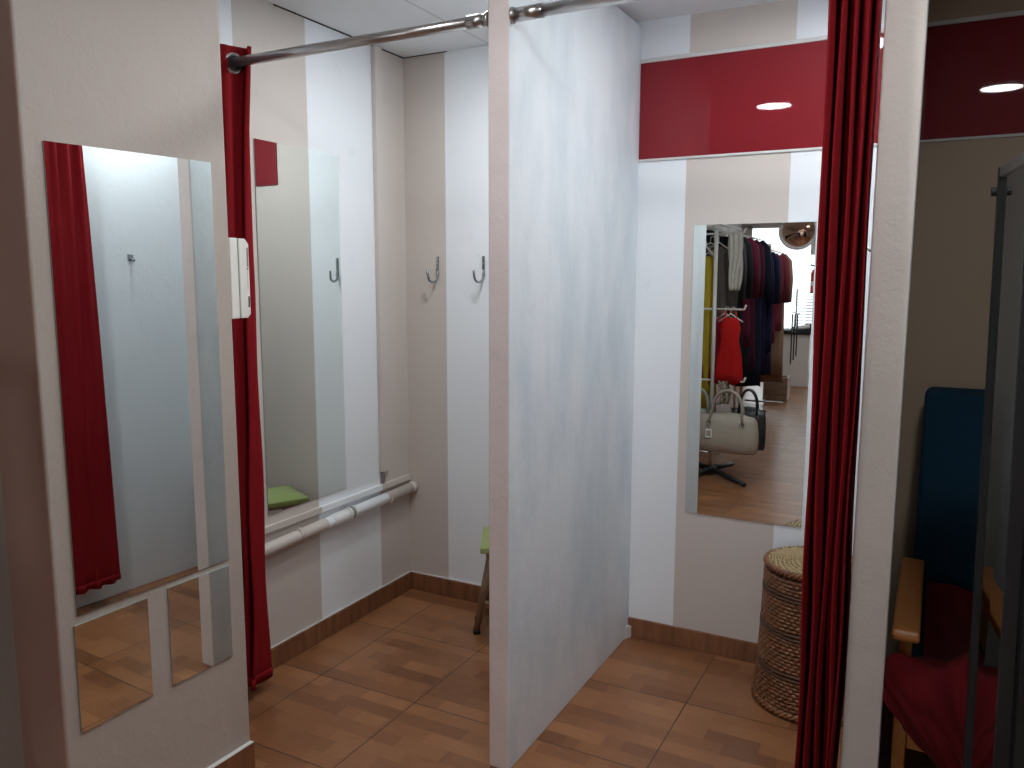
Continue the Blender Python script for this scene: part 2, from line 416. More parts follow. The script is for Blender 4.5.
rod(P1, C0, 'steel curtain rod over the cubicle with the basket', (-1.06, -.98), None)

# ================================================================== CURTAINS
def curtain(name, top, bot, z0, z1, label, rings, seed, cx):
    t = thing(name, label, 'curtain', (cx, YP, 0))
    tp = smooth_path([(*p, 0) for p in top], 4); bp = smooth_path([(*p, 0) for p in bot], 4)
    n = len(tp) - 1; rng = random.Random(seed); ph = [rng.uniform(0, 6) for _ in range(6)]
    def fn(u, v):
        i = min(n, int(round(u * n))); k = v ** .75
        p = tp[i].lerp(bp[i], k)
        w = .003 * math.sin(75 * p.y + 3 * v + ph[3]) + .0015 * math.sin(131 * p.y + ph[4]) + .004 * math.sin(6 * v * PI + 9 * u + ph[0]) * v + .003 * math.sin(15 * u + 4 * v + ph[1]) * v
        return Vector((p.x + w, p.y + w * .7, z1 + (z0 - z1) * v + (.006 * math.sin(14 * u + ph[2]) if v > .99 else 0)))
    bm = bmesh.new(); sheet(bm, fn, n, 40)
    link('cloth', bm, M['curtain'], t, smooth=True, solid=.0022)
    # sewn hem at the bottom
    bm = bmesh.new(); sheet(bm, lambda u, v: fn(u, 1 - .016 * (1 - v)), n, 2); link('hem', bm, M['curtain'], t, smooth=True, solid=.006)
    for (x, y, ang) in rings:
        bm = bmesh.new(); d = Vector((math.cos(ang), math.sin(ang), 0)); s = Vector((-d.y, d.x, 0)); c = Vector((x, y, ZR - .004))
        loop_tube(bm, [c + (s * math.cos(a) + Vector((0, 0, 1)) * math.sin(a)) * .029 for a in [2 * PI * k / 32 for k in range(32)]], .0068, 8)
        ey = link('eyelet', bm, M['shiny'], t)
        bm = bmesh.new(); tube(bm, [c - d * .0045, c + d * .0045], .0255, 24); link('opening_shade', bm, M['dark'], ey)  # solid dark disc painted in place of the shaded hole
    return t
def pleats(x0, x1, yc, amp, n, ph=0, b=.95, per=16):
    """omega shaped folds: full round fronts, narrow valleys"""
    out = []; m = int(n * per)
    for i in range(m + 1):
        t = i / m; a = 2 * PI * n * t + ph; am = amp[0] + (amp[1] - amp[0]) * t if isinstance(amp, tuple) else amp
        out.append((x0 + (x1 - x0) * t + b * (x1 - x0) / (2 * PI * n) * math.sin(a), yc - am * math.copysign(abs(math.cos(a)) ** .5, math.cos(a)) * (1 + .10 * math.sin(5 * t + 1))))
    return out
def resample(pts, n):
    q = [Vector((*p, 0)) for p in pts]; d = [0]
    for a, b in zip(q, q[1:]): d.append(d[-1] + (b - a).length)
    out = []
    for k in range(n + 1):
        s = d[-1] * k / n; i = max(j for j in range(len(d)) if d[j] <= s + 1e-9); i = min(i, len(q) - 2)
        p = q[i].lerp(q[i + 1], (s - d[i]) / max(1e-9, d[i + 1] - d[i])); out.append((p.x, p.y))
    return out
T1 = [(-2.186, 2.052), (-2.182, 2.005), (-2.165, 1.978), (-2.142, 1.984), (-2.126, 2.008), (-2.117, 2.033), (-2.110, 2.058), (-2.100, 2.074), (-2.088, 2.060), (-2.080, 2.050), (-2.075, 2.056), (-2.073, 2.062)]
curtain('curtain', resample(T1, 40), resample(pleats(-2.118, -2.060, 1.998, (.052, .064), 2, .9, 1.0), 40), .055, 2.262,
        'gathered red curtain hanging beside the mirrored pillar', [(-2.1185, 2.029, -.42), (-2.176, 2.03, .2)], 3, -2.12)
SIDE_T = [(-.243, 2.150), (-.262, 2.132), (-.240, 2.108), (-.264, 2.086), (-.241, 2.060), (-.264, 2.038), (-.244, 2.012), (-.265, 1.985)]
SIDE_B = [(-.208, 2.205), (-.232, 2.178), (-.205, 2.145), (-.234, 2.112), (-.207, 2.075), (-.235, 2.040), (-.209, 2.000), (-.234, 1.955)]
curtain('curtain', [(x + .011, y) for x, y in SIDE_T + pleats(-.264, -.163, YR + .015, .095, 4, -.6)], [(x + .002, y) for x, y in SIDE_B + pleats(-.233, -.158, YR + .02, .155, 4, -.6)], .10, 2.262,
        'gathered red curtain hanging in front of the wicker basket', [(-.249, YR, -.3), (-.236, YR, .3), (-.224, YR, -.3), (-.186, YR, .3)], 5, -.21)

# ================================================================== COAT HOOKS
def hook(x, label):
    t = thing('coat_hook', label, 'coat hook', (x, YB, 1.5), None)
    bm = bmesh.new(); pts = [(x, YB - .003, 1.597), (x, YB - .003, 1.51)]
    w = .0065
    box(bm, x - w, x + w, YB - .005, YB - .0005, 1.512, 1.598); link('back_strip', bm, M['hook'], t, bevel=.001)
    arc = [(x - .010 * k / 12, YB - .036 + .030 * math.cos(PI * k / 12), 1.508 - .024 * math.sin(PI * k / 12)) for k in range(13)]
    bm = bmesh.new(); tube(bm, [(x, YB - .005, 1.54), (x, YB - .006, 1.52)] + arc + [(x - .011, YB - .067, 1.522), (x - .012, YB - .069, 1.535)], .0055, 10); link('prong', bm, M['hook'], t, smooth=True)
    for z in (1.588, 1.568):
        bm = bmesh.new(); tube(bm, [(x, YB - .005, z), (x, YB - .0075, z)], .0042, 12); link('screw', bm, M['shiny'], t)
hook(-2.019, 'grey metal coat hook on the beige stripe by the corner')
hook(-1.779, 'grey metal coat hook on the white stripe beside the partition')
t = thing('coat_hook', 'small square plated hook on the right partition, seen only in the pillar mirror', 'coat hook', (C0, 2.413, 1.59))
link('plate', bx(C0 - .004, C0, 2.400, 2.428, 1.578, 1.608), M['hook'], t, bevel=.001)
bm = bmesh.new(); tube(bm, [(C0 - .004, 2.414, 1.588), (C0 - .018, 2.414, 1.580), (C0 - .030, 2.414, 1.577), (C0 - .036, 2.414, 1.586)], .0042, 10); link('prong', bm, M['hook'], t, smooth=True)

# ================================================================== PIPE, DUCTS
t = thing('waste_pipe', 'painted waste pipe running low along the striped wall', 'pipe', (XL + .035, 2.4, .49))
px = XL + .031; zp = .503
bm = bmesh.new(); tube(bm, [(px, 1.75, zp - .020), (px, 2.4, zp - .002), (px, YB - .014, zp + .012)], .0235, 24); link('tube', bm, M['pipe'], t, smooth=False)
bm = bmesh.new(); tube(bm, [(px, YB - .040, zp + .011), (px, YB - .012, zp + .012), (px, YB - .002, zp + .012)], [.0265, .0265, .022], 24); link('end_socket', bm, M['pipe'], t)
bm = bmesh.new(); tube(bm, [(px, 2.500, zp), (px, 2.62, zp + .003)], .0262, 24); link('coupling', bm, M['pvc'], t)
for y in (2.600, 2.632):
    bm = bmesh.new(); tube(bm, [(px, y, zp + .003), (px, y + .012, zp + .003)], .0290, 24); link('collar', bm, M['pvc'], t)
bm = bmesh.new(); tube(bm, [(px, 2.613, zp + .003), (px, 2.631, zp + .003)], .0270, 24); link('seal', bm, M['plastic_grey'], t)
for y in (1.95, 2.30, 2.88):
    bm = bmesh.new(); tube(bm, [(px, y, zp), (px, y + .018, zp)], .0255, 20); box(bm, XL + .0005, px, y, y + .018, zp - .01, zp + .01); link('clip', bm, M['pipe'], t)
tag(link('cable_trunking', bx(XL + .0005, XL + .016, 1.70, YB - .006, .546, .572), M['pipe'], bevel=.002), 'slim painted cable trunking running just above the waste pipe', 'cable trunking')
bm = bmesh.new(); box(bm, XL + .0005, XL + .024, 2.866, 2.914, .63, ZC - .004)
t = tag(link('cable_duct', bm, M['duct'], bevel=.003), 'upright beige boxed duct near the corner of the striped wall', 'cable duct')
bm = bmesh.new(); tube(bm, [(XL + .010, 2.888, .63), (XL + .010, 2.888, .577)], .006, 10); link('stub', bm, M['hook'], t)

# ================================================================== DOOR PHONE on the pillar's back face
t = thing('intercom', 'cream white wall box jutting out behind the pillar edge over the red curtain', 'intercom', (-1.83, QY, 1.5))
y0 = QY + .0005
bm = bmesh.new(); box(bm, -1.862, -1.790, y0, y0 + .030, 1.383, 1.614); link('base_plate', bm, M['plastic'], t, bevel=.003)
bm = bmesh.new(); box(bm, -1.860, -1.7925, y0 + .030, y0 + .034, 1.386, 1.611); link('joint', bm, M['plastic_grey'], t)
bm = bmesh.new(); pr = [(y0 + .034, 1.384), (y0 + .060, 1.384), (y0 + .071, 1.396), (y0 + .071, 1.598), (y0 + .058, 1.613), (y0 + .034, 1.613)]
a = [bm.verts.new((-1.862, p, q)) for p, q in pr]; b = [bm.verts.new((-1.7895, p, q)) for p, q in pr]
for i in range(6): bm.faces.new((a[i], a[(i + 1) % 6], b[(i + 1) % 6], b[i]))
bm.faces.new(a); bm.faces.new(b[::-1]); link('cover', bm, M['plastic'], t, bevel=.002)
for z0, z1, mm, nm in ((1.532, 1.588, 'plastic_grey', 'handset_slot'), (1.470, 1.527, 'plastic', 'button_panel'), (1.415, 1.447, 'plastic_dark', 'side_switch')):
    link(nm, bx(-1.7905, -1.7880, y0 + .0625, y0 + .0675, z0, z1), M[mm], t, bevel=.0008)
bm = bmesh.new(); tube(bm, [(-1.7905, y0 + .063, 1.527), (-1.7875, y0 + .063, 1.527)], .0028, 10); link('screw', bm, M['plastic_grey'], t)

# ================================================================== GREEN STOOL in the corner
ang = -R(27.5); cx, cy = -1.500, 2.884; half = .137; zt = .440
def rot(px_, py_): return (cx + px_ * math.cos(-ang) - py_ * math.sin(-ang), cy + px_ * math.sin(-ang) + py_ * math.cos(-ang))
t = thing('stool', 'wooden stool with a flat green seat behind the middle partition', 'stool', (cx, cy, 0))
bm = bmesh.new()
def cush(u, v):
    a, b = (u * 2 - 1), (v * 2 - 1); r = .96 + .04 * math.cos(a * 3); e2 = max(abs(a), abs(b))
    x, y = rot(a * half * 1.06, b * half * 1.06); return Vector((x, y, zt - .012 * max(0, e2 - .7) / .3 + .004 * math.cos(a * 2) * math.cos(b * 2)))
top = sheet(bm, cush, 12, 12); edge = top[0] + [r[-1] for r in top[1:]] + top[-1][-2::-1] + [r[0] for r in top[-2:0:-1]]
lo = [bm.verts.new(Vector((v.co.x, v.co.y, zt - .036))) for v in edge]
for i in range(len(edge)): bm.faces.new((edge[i], edge[(i + 1) % len(edge)], lo[(i + 1) % len(edge)], lo[i]))
bm.faces.new(lo); link('seat', bm, M['green'], t, smooth=False, bevel=.004)
bm = bmesh.new(); prism(bm, [rot(-half * .9, -half * .9), rot(half * .9, -half * .9), rot(half * .9, half * .9), rot(-half * .9, half * .9)], zt - .055, zt - .0365); link('seat_board', bm, M['stoolwood'], t)
for sx, sy in ((-1, -1), (1, -1), (1, 1), (-1, 1)):
    a0 = rot(sx * half * .72, sy * half * .72); a1 = rot(sx * half * 1.22, sy * half * (1.12 if sy < 0 else .95))
    if sx < 0 and sy < 0: a1 = (-1.652, 2.812)
    bm = bmesh.new(); tube(bm, [(*a0, zt - .055), (*a1, .02)], [.017, .013], 14); l = link('leg', bm, M['stoolwood'], t)
    bm = bmesh.new(); tube(bm, [(*a1, .0005), (a1[0], a1[1], .022)], .016, 14); link('foot', bm, M['black'], l)
bm = bmesh.new()
for q in ((-1, -1, 1, -1), (-1, 1, 1, 1)): tube(bm, [(*rot(q[0] * half * .93, q[1] * half * .9), .19), (*rot(q[2] * half * .93, q[3] * half * .9), .19)], .008, 10)
link('stretcher', bm, M['stoolwood'], t)

# ================================================================== WICKER BASKET
bx_, by_ = -.330, 2.903
t = thing('wicker_basket', 'tall round brown wicker basket with a straw lid behind the red curtain', 'basket', (bx_, by_, 0))
def brad(z): return .178 - .020 * (z / .5) - .003 * math.sin(z / .5 * PI)
NS = 44
bm = bmesh.new()
rows = 36
for k in range(rows):
    z = .022 + k * (.470 / rows); mi = 1 if k in (9, 10, 20, 21, 30, 31) else 0
    n = NS * 4; pts = []
    for i in range(n):
        a = 2 * PI * i / n; w = (.0030 if (i // 2 + k) % 2 else -.0030) if mi == 0 else .003
        r = brad(z) + w; pts.append((bx_ + r * math.cos(a), by_ + r * math.sin(a), z + .0012 * math.sin(5 * a + k)))
    loop_tube(bm, pts, .0066, 6, mi)
body = link('body', bm, [M['wicker'], M['wicker_dark']], t)
bm = bmesh.new()
for i in range(NS):
    a = 2 * PI * (i + .5) / NS * 1.0
    tube(bm, [(bx_ + brad(z) * math.cos(a), by_ + brad(z) * math.sin(a), z) for z in (.01, .13, .25, .37, .495)], .0034, 5)
link('stakes', bm, M['wicker_dark'], body)
bm = bmesh.new(); lathe(bm, [(.165, .005), (brad(.1) - .008, .1), (brad(.3) - .008, .3), (brad(.49) - .008, .495)], bx_, by_, 40); link('inner_wall', bm, M['wicker_dark'], body, smooth=True)
def braid(z, r, rr, mat, parent, name):
    bm = bmesh.new()
    for k in range(3):
        n = 120; pts = []
        for i in range(n):
            a = 2 * PI * i / n; p = a * 20 + 2 * PI * k / 3
            q = r + rr * .75 * math.cos(p); pts.append((bx_ + q * math.cos(a), by_ + q * math.sin(a), z + rr * .75 * math.sin(p)))
        loop_tube(bm, pts, rr * .62, 5)
    return link(name, bm, mat, parent)
braid(.014, .180, .010, M['wicker'], t, 'base_rim')
lid = braid(.506, .158, .010, M['wicker'], t, 'lid_rim')
bm = bmesh.new()
for k in range(15):
    r = .149 - k * .0098; n = max(12, int(96 * r / .16)); pts = []
    for i in range(n):
        a = 2 * PI * i / n; w = .0022 if (i // 2 + k) % 2 else -.0022
        pts.append((bx_ + r * math.cos(a), by_ + r * math.sin(a), .512 + .008 * (1 - r / .149) + w))
    if r > .01: loop_tube(bm, pts, .0050, 5)
lathe(bm, [(.152, .498), (.152, .506), (.01, .514)], bx_, by_, 32)
link('lid', bm, M['straw'], t)

# ================================================================== BLUE CHAIR in the recess
cxl, cxr = -.052, .50
t = thing('armchair', 'high-backed navy blue chair with honey wooden arms in the dark recess', 'chair', (.22, 2.55, 0))
bm = bmesh.new()
def backpt(u, v, d): return Vector((-.020 + u * .49, 2.70 + .235 * v + d, .415 + .715 * v))
pr = []
v0 = [backpt(0, 0, 0), backpt(1, 0, 0), backpt(1, 1, 0), backpt(0, 1, 0)]; v1 = [p + Vector((0, .085, .02)) for p in v0]
a = [bm.verts.new(p) for p in v0]; b = [bm.verts.new(p) for p in v1]
bm.faces.new(a[::-1]); bm.faces.new(b)
for i in range(4): bm.faces.new((a[i], a[(i + 1) % 4], b[(i + 1) % 4], b[i]))
o = link('backrest', bm, M['blue'], t, smooth=True); m_ = o.modifiers.new('edge', 'BEVEL'); m_.width = .022; m_.segments = 4
o = link('seat', bx(-.018, .468, 2.16, 2.735, .345, .455), M['blue'], t, smooth=True); m_ = o.modifiers.new('edge', 'BEVEL'); m_.width = .025; m_.segments = 4
for x in (cxl + .0325, cxr - .0325):
    bm = bmesh.new(); w = .031
    prf = [(2.085, .640), (2.10, .654), (2.3, .660), (2.55, .660), (2.665, .656), (2.665, .630), (2.3, .628), (2.11, .620), (2.088, .626)]
    a = [bm.verts.new((x - w, p, q)) for p, q in prf]; b = [bm.verts.new((x + w, p, q)) for p, q in prf]
    for i in range(len(prf)): bm.faces.new((a[i], a[(i + 1) % len(prf)], b[(i + 1) % len(prf)], b[i]))
    bm.faces.new(a); bm.faces.new(b[::-1]); link('armrest', bm, M['armwood'], t, bevel=.006)
    for y0, y1, zt_ in ((2.175, 2.215, .622), (2.60, 2.64, .630)):
        link('leg', bx(x - .016, x + .016, y0, y1, .0005, zt_), M['armwood'], t, bevel=.004)
    link('side_rail', bx(x - .012, x + .012, 2.215, 2.60, .33, .375), M['armwood'], t, bevel=.003)
link('front_rail', bx(cxl + .05, cxr - .05, 2.185, 2.205, .30, .344), M['armwood'], t, bevel=.003)

# crimson cloth draped over the seat
bm = bmesh.new(); rng = random.Random(11)
prof = smooth_path([(2.668, .600, 0), (2.60, .565, 0), (2.45, .540, 0), (2.28, .540, 0), (2.14, .585, 0), (2.072, .580, 0), (2.058, .48, 0), (2.062, .36, 0), (2.07, .26, 0)], 8); npf = len(prof) - 1
def drape(u, v):
    p = prof[min(npf, int(round(v * npf)))]
    hang = max(0, (v - .56) / .44)
    xl0 = .022 - .092 * min(1, max(0, (v - .44) / .16)) + .075 * max(0, hang - .35)
    x = xl0 + (.430 - xl0) * u
    f = math.sin(15 * u - 10 * v + .6 + 1.2 * math.sin(3 * v)) * .018 + math.sin(31 * u - 19 * v + 2) * .010 + math.sin(9 * u + 14 * v) * .009
    amp = .35 + .65 * v
    lump = .030 * math.exp(-((u - .3) ** 2 + (v - .3) ** 2) / .05)
    if hang > 0:
        zb = .43 - .42 * u if u < .5 else .22
        return Vector((x + f * .3, p.x - abs(f) * 1.0 * amp - .012 * math.sin(PI * hang), .585 + (zb - .585) * hang + .012 * math.sin(9 * u + 2)))
    return Vector((x, p.x, p.y + f * amp + lump - .02))
sheet(bm, drape, 60, npf)
tag(link('throw', bm, M['redcloth'], smooth=True, solid=.006, sub=1), 'crumpled crimson cloth thrown over the seat of the blue chair', 'cloth')

# ================================================================== BLACK CABINET with a mirrored glass side, edge-on at the right
t = thing('cabinet', 'tall black cabinet with a mirrored glass side, seen nearly edge-on at the right', 'cabinet', (.42, 1.75, 0))
fb, nb = Vector((.128, 1.95, 0)), Vector((.1585, 1.56, 0))        # far and near foot of the glass side
ft, nt_ = Vector((.0985, 1.95, 1.727)), Vector((.1240, 1.56, 1.712))
def qpt(u, w): return fb.lerp(nb, u).lerp(ft.lerp(nt_, u), w)
nx = (nb - fb).cross(ft - fb).normalized();  nx = nx if nx.x > 0 else -nx
def bar(u0, u1, w0, w1, d0, d1):
    bm = bmesh.new(); c = [qpt(u0, w0), qpt(u1, w0), qpt(u1, w1), qpt(u0, w1)]
    a = [bm.verts.new(p + nx * d0) for p in c]; b = [bm.verts.new(p + nx * d1) for p in c]
    bm.faces.new(a); bm.faces.new(b[::-1])
    for i in range(4): bm.faces.new((a[i], a[(i + 1) % 4], b[(i + 1) % 4], b[i]))
    return bm
link('stile', bar(-.002, .035, .0005, 1, -.008, .016), M['black'], t, bevel=.002)
link('stile', bar(.965, 1.0, .0005, 1, -.008, .016), M['black'], t, bevel=.002)
link('rail', bar(.035, .965, .988, 1, -.006, .016), M['chrome'], t, bevel=.002)
link('rail', bar(.035, .965, .02, .035, -.006, .016), M['black'], t, bevel=.002)
link('glass', bar(.035, .965, .035, .988, 0, .004), M['mirror'], t)
link('body', bar(.0, .985, .02, .997, .0165, .62), M['black'], t, bevel=.003)  # depth and width out of view, sized to shade the chair
d = link('door', bar(.987, 1.03, .03, .99, .02, .61), M['black'], t, bevel=.002)
bm = bmesh.new(); c = qpt(1.03, .55) + nx * .09; tube(bm, [c, c + Vector((0, -.02, 0)), c + Vector((0, -.02, .12)), c + Vector((0, 0, .12))], .005, 8); link('handle', bm, M['chrome'], d)
link('plinth', bar(.05, .95, .0003, .0195, .03, .60), M['black'], t)
bm = bmesh.new(); c = qpt(.0, .972); tube(bm, [c - nx * .018, c + nx * .004], .009, 12); link('hinge_knob', bm, M['black'], t)

# ================================================================== CEILING LIGHTS
def lamp(x, y, label, mat='lamp', r=.092):
    t = thing('ceiling_light', label, 'ceiling light', (x, y, ZC), 'round ceiling lights')
    bm = bmesh.new(); loop_tube(bm, [(x + (r + .008) * math.cos(a), y + (r + .008) * math.sin(a), ZC - .006) for a in [2 * PI * k / 40 for k in range(40)]], .0055, 8); link('rim', bm, M['lamprim'], t)
    bm = bmesh.new(); lathe(bm, [(r, ZC - .0005), (r, ZC - .006), (r - .004, ZC - .008)], x, y, 40); link('diffuser', bm, M[mat], t)
lamp(-1.40, 2.42, 'round ceiling light above the cubicle with coat hooks')
lamp(-.325, 2.40, 'round ceiling light above the basket cubicle beside the red curtain')
lamp(-.893, 1.33, 'round ceiling light reflected in the red panel over the back mirror')
lamp(.217, 1.245, 'round ceiling light reflected in the recess red panel')
for i, (x, y) in enumerate([(-.9, -1.1), (-.9, -2.9), (-.9, -4.7), (1.2, -3.6)]):  # unseen lamps added to brighten the shop and the pillar front
    lamp(x, y, 'added unseen ceiling light filling the %s of the shop' % ['clothes stand aisle', 'middle rail aisle', 'window end aisle', 'far right side'][i], 'lampfill')

# ================================================================== THE SHOP seen in the back mirror
def garment(x, y, ztop, width, length, depth, col, label, face, group=None, sleeves=True, hem=1.1, straps=False, cat='garment', name='jacket'):
    """a hanging garment on its hanger; face = 'y' (width along x) or 'x' (width along y)"""
    t = thing(name, label, cat, (x, y, ztop - length), group); rng = random.Random(int((x * 31 + y * 77 + ztop * 13) * 1000)); ph = [rng.uniform(0, 6) for _ in range(4)]
    def W(a, b, z): return Vector((x + a, y + b, z)) if face == 'y' else Vector((x + b, y + a, z))
    rows = []; sh = .05
    ws = [(0, .22), (.04, .55), (.075, .92), (.14, 1.0), (.35, .93), (.6, .98), (.85, hem), (1, hem * 1.02)] if not straps else [(0, .50), (.05, .60), (.15, .72), (.35, .62), (.6, .85), (.85, hem), (1, hem * 1.03)]
    bm = bmesh.new(); seg = 28; rings = []
    for tt, wf in ws:
        ring = []
        for k in range(seg):
            a = 2 * PI * k / seg; fold = 1 + .10 * tt * math.sin(5 * a + ph[0]) + .06 * tt * math.sin(9 * a + ph[1])
            ring.append(bm.verts.new(W(width / 2 * wf * math.cos(a), depth / 2 * (.5 + .6 * min(1, tt * 4)) * math.sin(a) * fold + .008 * math.sin(3 * a + ph[2]) * tt, ztop - sh - tt * length + .012 * math.sin(4 * a + ph[3]) * (tt > .95))))
        rings.append(ring)
    for p, q in zip(rings, rings[1:]):
        for k in range(seg): bm.faces.new((p[k], p[(k + 1) % seg], q[(k + 1) % seg], q[k]))
    bm.faces.new(rings[0]); bm.faces.new(rings[-1][::-1])
    link('body', bm, cloth(col), t, smooth=True)
    if sleeves:
        for s in (-1, 1):
            bm = bmesh.new(); sl = min(length * .85, .58)
            tube(bm, [W(s * width * .40, 0, ztop - sh - .055), W(s * width * .50, .01, ztop - sh - .12), W(s * width * .56, .0, ztop - sh - sl * .55), W(s * width * .55, -.015, ztop - sh - sl)], [.04, .055, .047, .042], 12)
            link('sleeve', bm, cloth(col), t, smooth=True)
    if straps:
        for s in (-1, 1):
            bm = bmesh.new(); tube(bm, [W(s * width * .20, 0, ztop - sh - .01), W(s * width * .17, 0, ztop - .0)], .006, 6); link('strap', bm, cloth(col), t)
    bm = bmesh.new()
    tube(bm, [W(-width * .42, 0, ztop - sh - .03), W(0, 0, ztop - .02), W(width * .42, 0, ztop - sh - .03)], .006, 6)
    hk = [W(0, 0, ztop - .02), W(0, 0, ztop + .012)] + [W(.016 - .016 * math.cos(a), 0, ztop + .012 + .018 * math.sin(a)) for a in [PI * k / 6 for k in range(1, 6)]]
    tube(bm, hk, .0025, 6)
    link('hanger', bm, M['rackpaint'], t)
    return t

# --- four way clothes stand near the cubicles
rx, ry = -1.487, .085
t = thing('clothes_stand', 'cream pole clothes stand with black cross feet, nearest in the back mirror', 'clothes rack', (rx, ry, 0))
bm = bmesh.new(); tube(bm, [(rx, ry, .03), (rx - .012, ry, 1.86)], .0155, 14); link('pole', bm, M['rackpaint'], t)
def arm(p, q, up=.035):
    bm = bmesh.new(); p, q = Vector(p), Vector(q); d = (q - p).normalized()
    tube(bm, [p, q - d * .02, q, q + d * .012 + Vector((0, 0, up))], .0075, 10); return link('arm', bm, M['rackpaint'], t)
arm((rx - .01, ry, 1.835), (rx + .19, ry, 1.835)); arm((rx - .01, ry, 1.835), (rx - .26, ry, 1.835)); arm((rx - .01, ry, 1.835), (rx - .01, ry - .34, 1.835))
arm((rx, ry, 1.275), (rx + .215, ry, 1.275)); arm((rx, ry, 1.275), (rx - .24, ry, 1.275))
arm((rx - .01, ry, 1.66), (rx - .11, ry - .10, 1.745)); arm((rx, ry, .735), (rx + .235, ry + .02, .735)); arm((rx, ry, .735), (rx - .20, ry + .02, .735))
for q in ((.33, .30), (-.33, -.30), (.10, -.34), (-.10, .34)):
    bm = bmesh.new(); tube(bm, [(rx, ry, .045), (rx + q[0], ry + q[1], .022)], [.024, .019], 4); link('foot', bm, M['black'], t)
bm = bmesh.new(); lathe(bm, [(.045, .01), (.045, .055), (.022, .07)], rx, ry, 20); link('hub', bm, M['black'], t)

garment(rx - .095, ry - .11, 1.722, .17, 1.22, .10, (.40, .29, .025), 'long mustard yellow strappy dress at the left edge of the back mirror', 'y', None, False, 1.15, True, 'dress', 'dress')
garment(rx + .118, ry + .004, 1.262, .215, .49, .07, (.45, .012, .012), 'bright red patterned dress hung on the low arm of the stand', 'y', None, False, .96, True, 'dress', 'dress')
garment(rx + .060, ry - .06, 1.262, .21, .50, .05, (.25, .010, .025), 'crimson dress hung behind the bright red dress', 'y', None, False, 1.05, True, 'dress', 'dress')
garment(rx - .16, ry - .02, 1.245, .15, .46, .05, (.16, .012, .022), 'dark red top on the low arm left of the pole', 'y', None, False, 1.05, True, 'top', 'top')
# cream scarf over the top arm
bm = bmesh.new(); xs = rx + .135
def scarf(u, v):
    s = v * 1.0 - .5; z = 1.846 - abs(s) * .86 if abs(s) > .02 else 1.846
    return Vector((xs + (u - .5) * .075 * (1 + .4 * math.sin(4 * v)) + .008 * math.sin(12 * v), ry + (.014 if s > 0 else -.014) + .009 * math.sin(16 * u + 2 * v), z))
sheet(bm, scarf, 14, 30); tag(link('scarf', bm, cloth((.50, .47, .42)), smooth=True, solid=.003), 'cream white scarf hanging over the top arm of the stand', 'scarf')
garment(rx - .03, ry - .16, 1.800, .20, .66, .07, (.10, .088, .078), 'taupe grey jacket nearest the pole of the stand', 'y', None, True, 1.05)
garment(rx - .12, ry - .26, 1.800, .30, .80, .07, (.075, .067, .060), 'dark grey coat behind the taupe jacket on the stand', 'y', None, True, 1.05, cat='coat', name='coat')
# leopard scarf on low arm
bm = bmesh.new(); xs2 = rx + .095
def scarf2(u, v):
    s = v - .5; return Vector((xs2 + (u - .5) * .07 + .012 * math.sin(9 * v), ry + .02 + (.02 if s > 0 else -.016) + .008 * math.sin(14 * u), .744 - abs(s) * .36))
m_, n_, b_ = new_mat('spotted cloth'); P_, *_r = pos(n_); vo = N(n_, 'ShaderNodeTexVoronoi'); vo.inputs['Scale'].default_value = 60; L(n_, P_, vo.inputs['Vector'])
L(n_, mix_c(n_, math_n(n_, 'LESS_THAN', vo.outputs['Distance'], .36), (.36, .30, .24), (.03, .022, .018)), b_.inputs['Base Color']); b_.inputs['Roughness'].default_value = .9
sheet(bm, scarf2, 14, 26); tag(link('scarf', bm, m_, smooth=True, solid=.003), 'spotted brown and black scarf tied by the beige handbag handles', 'scarf')

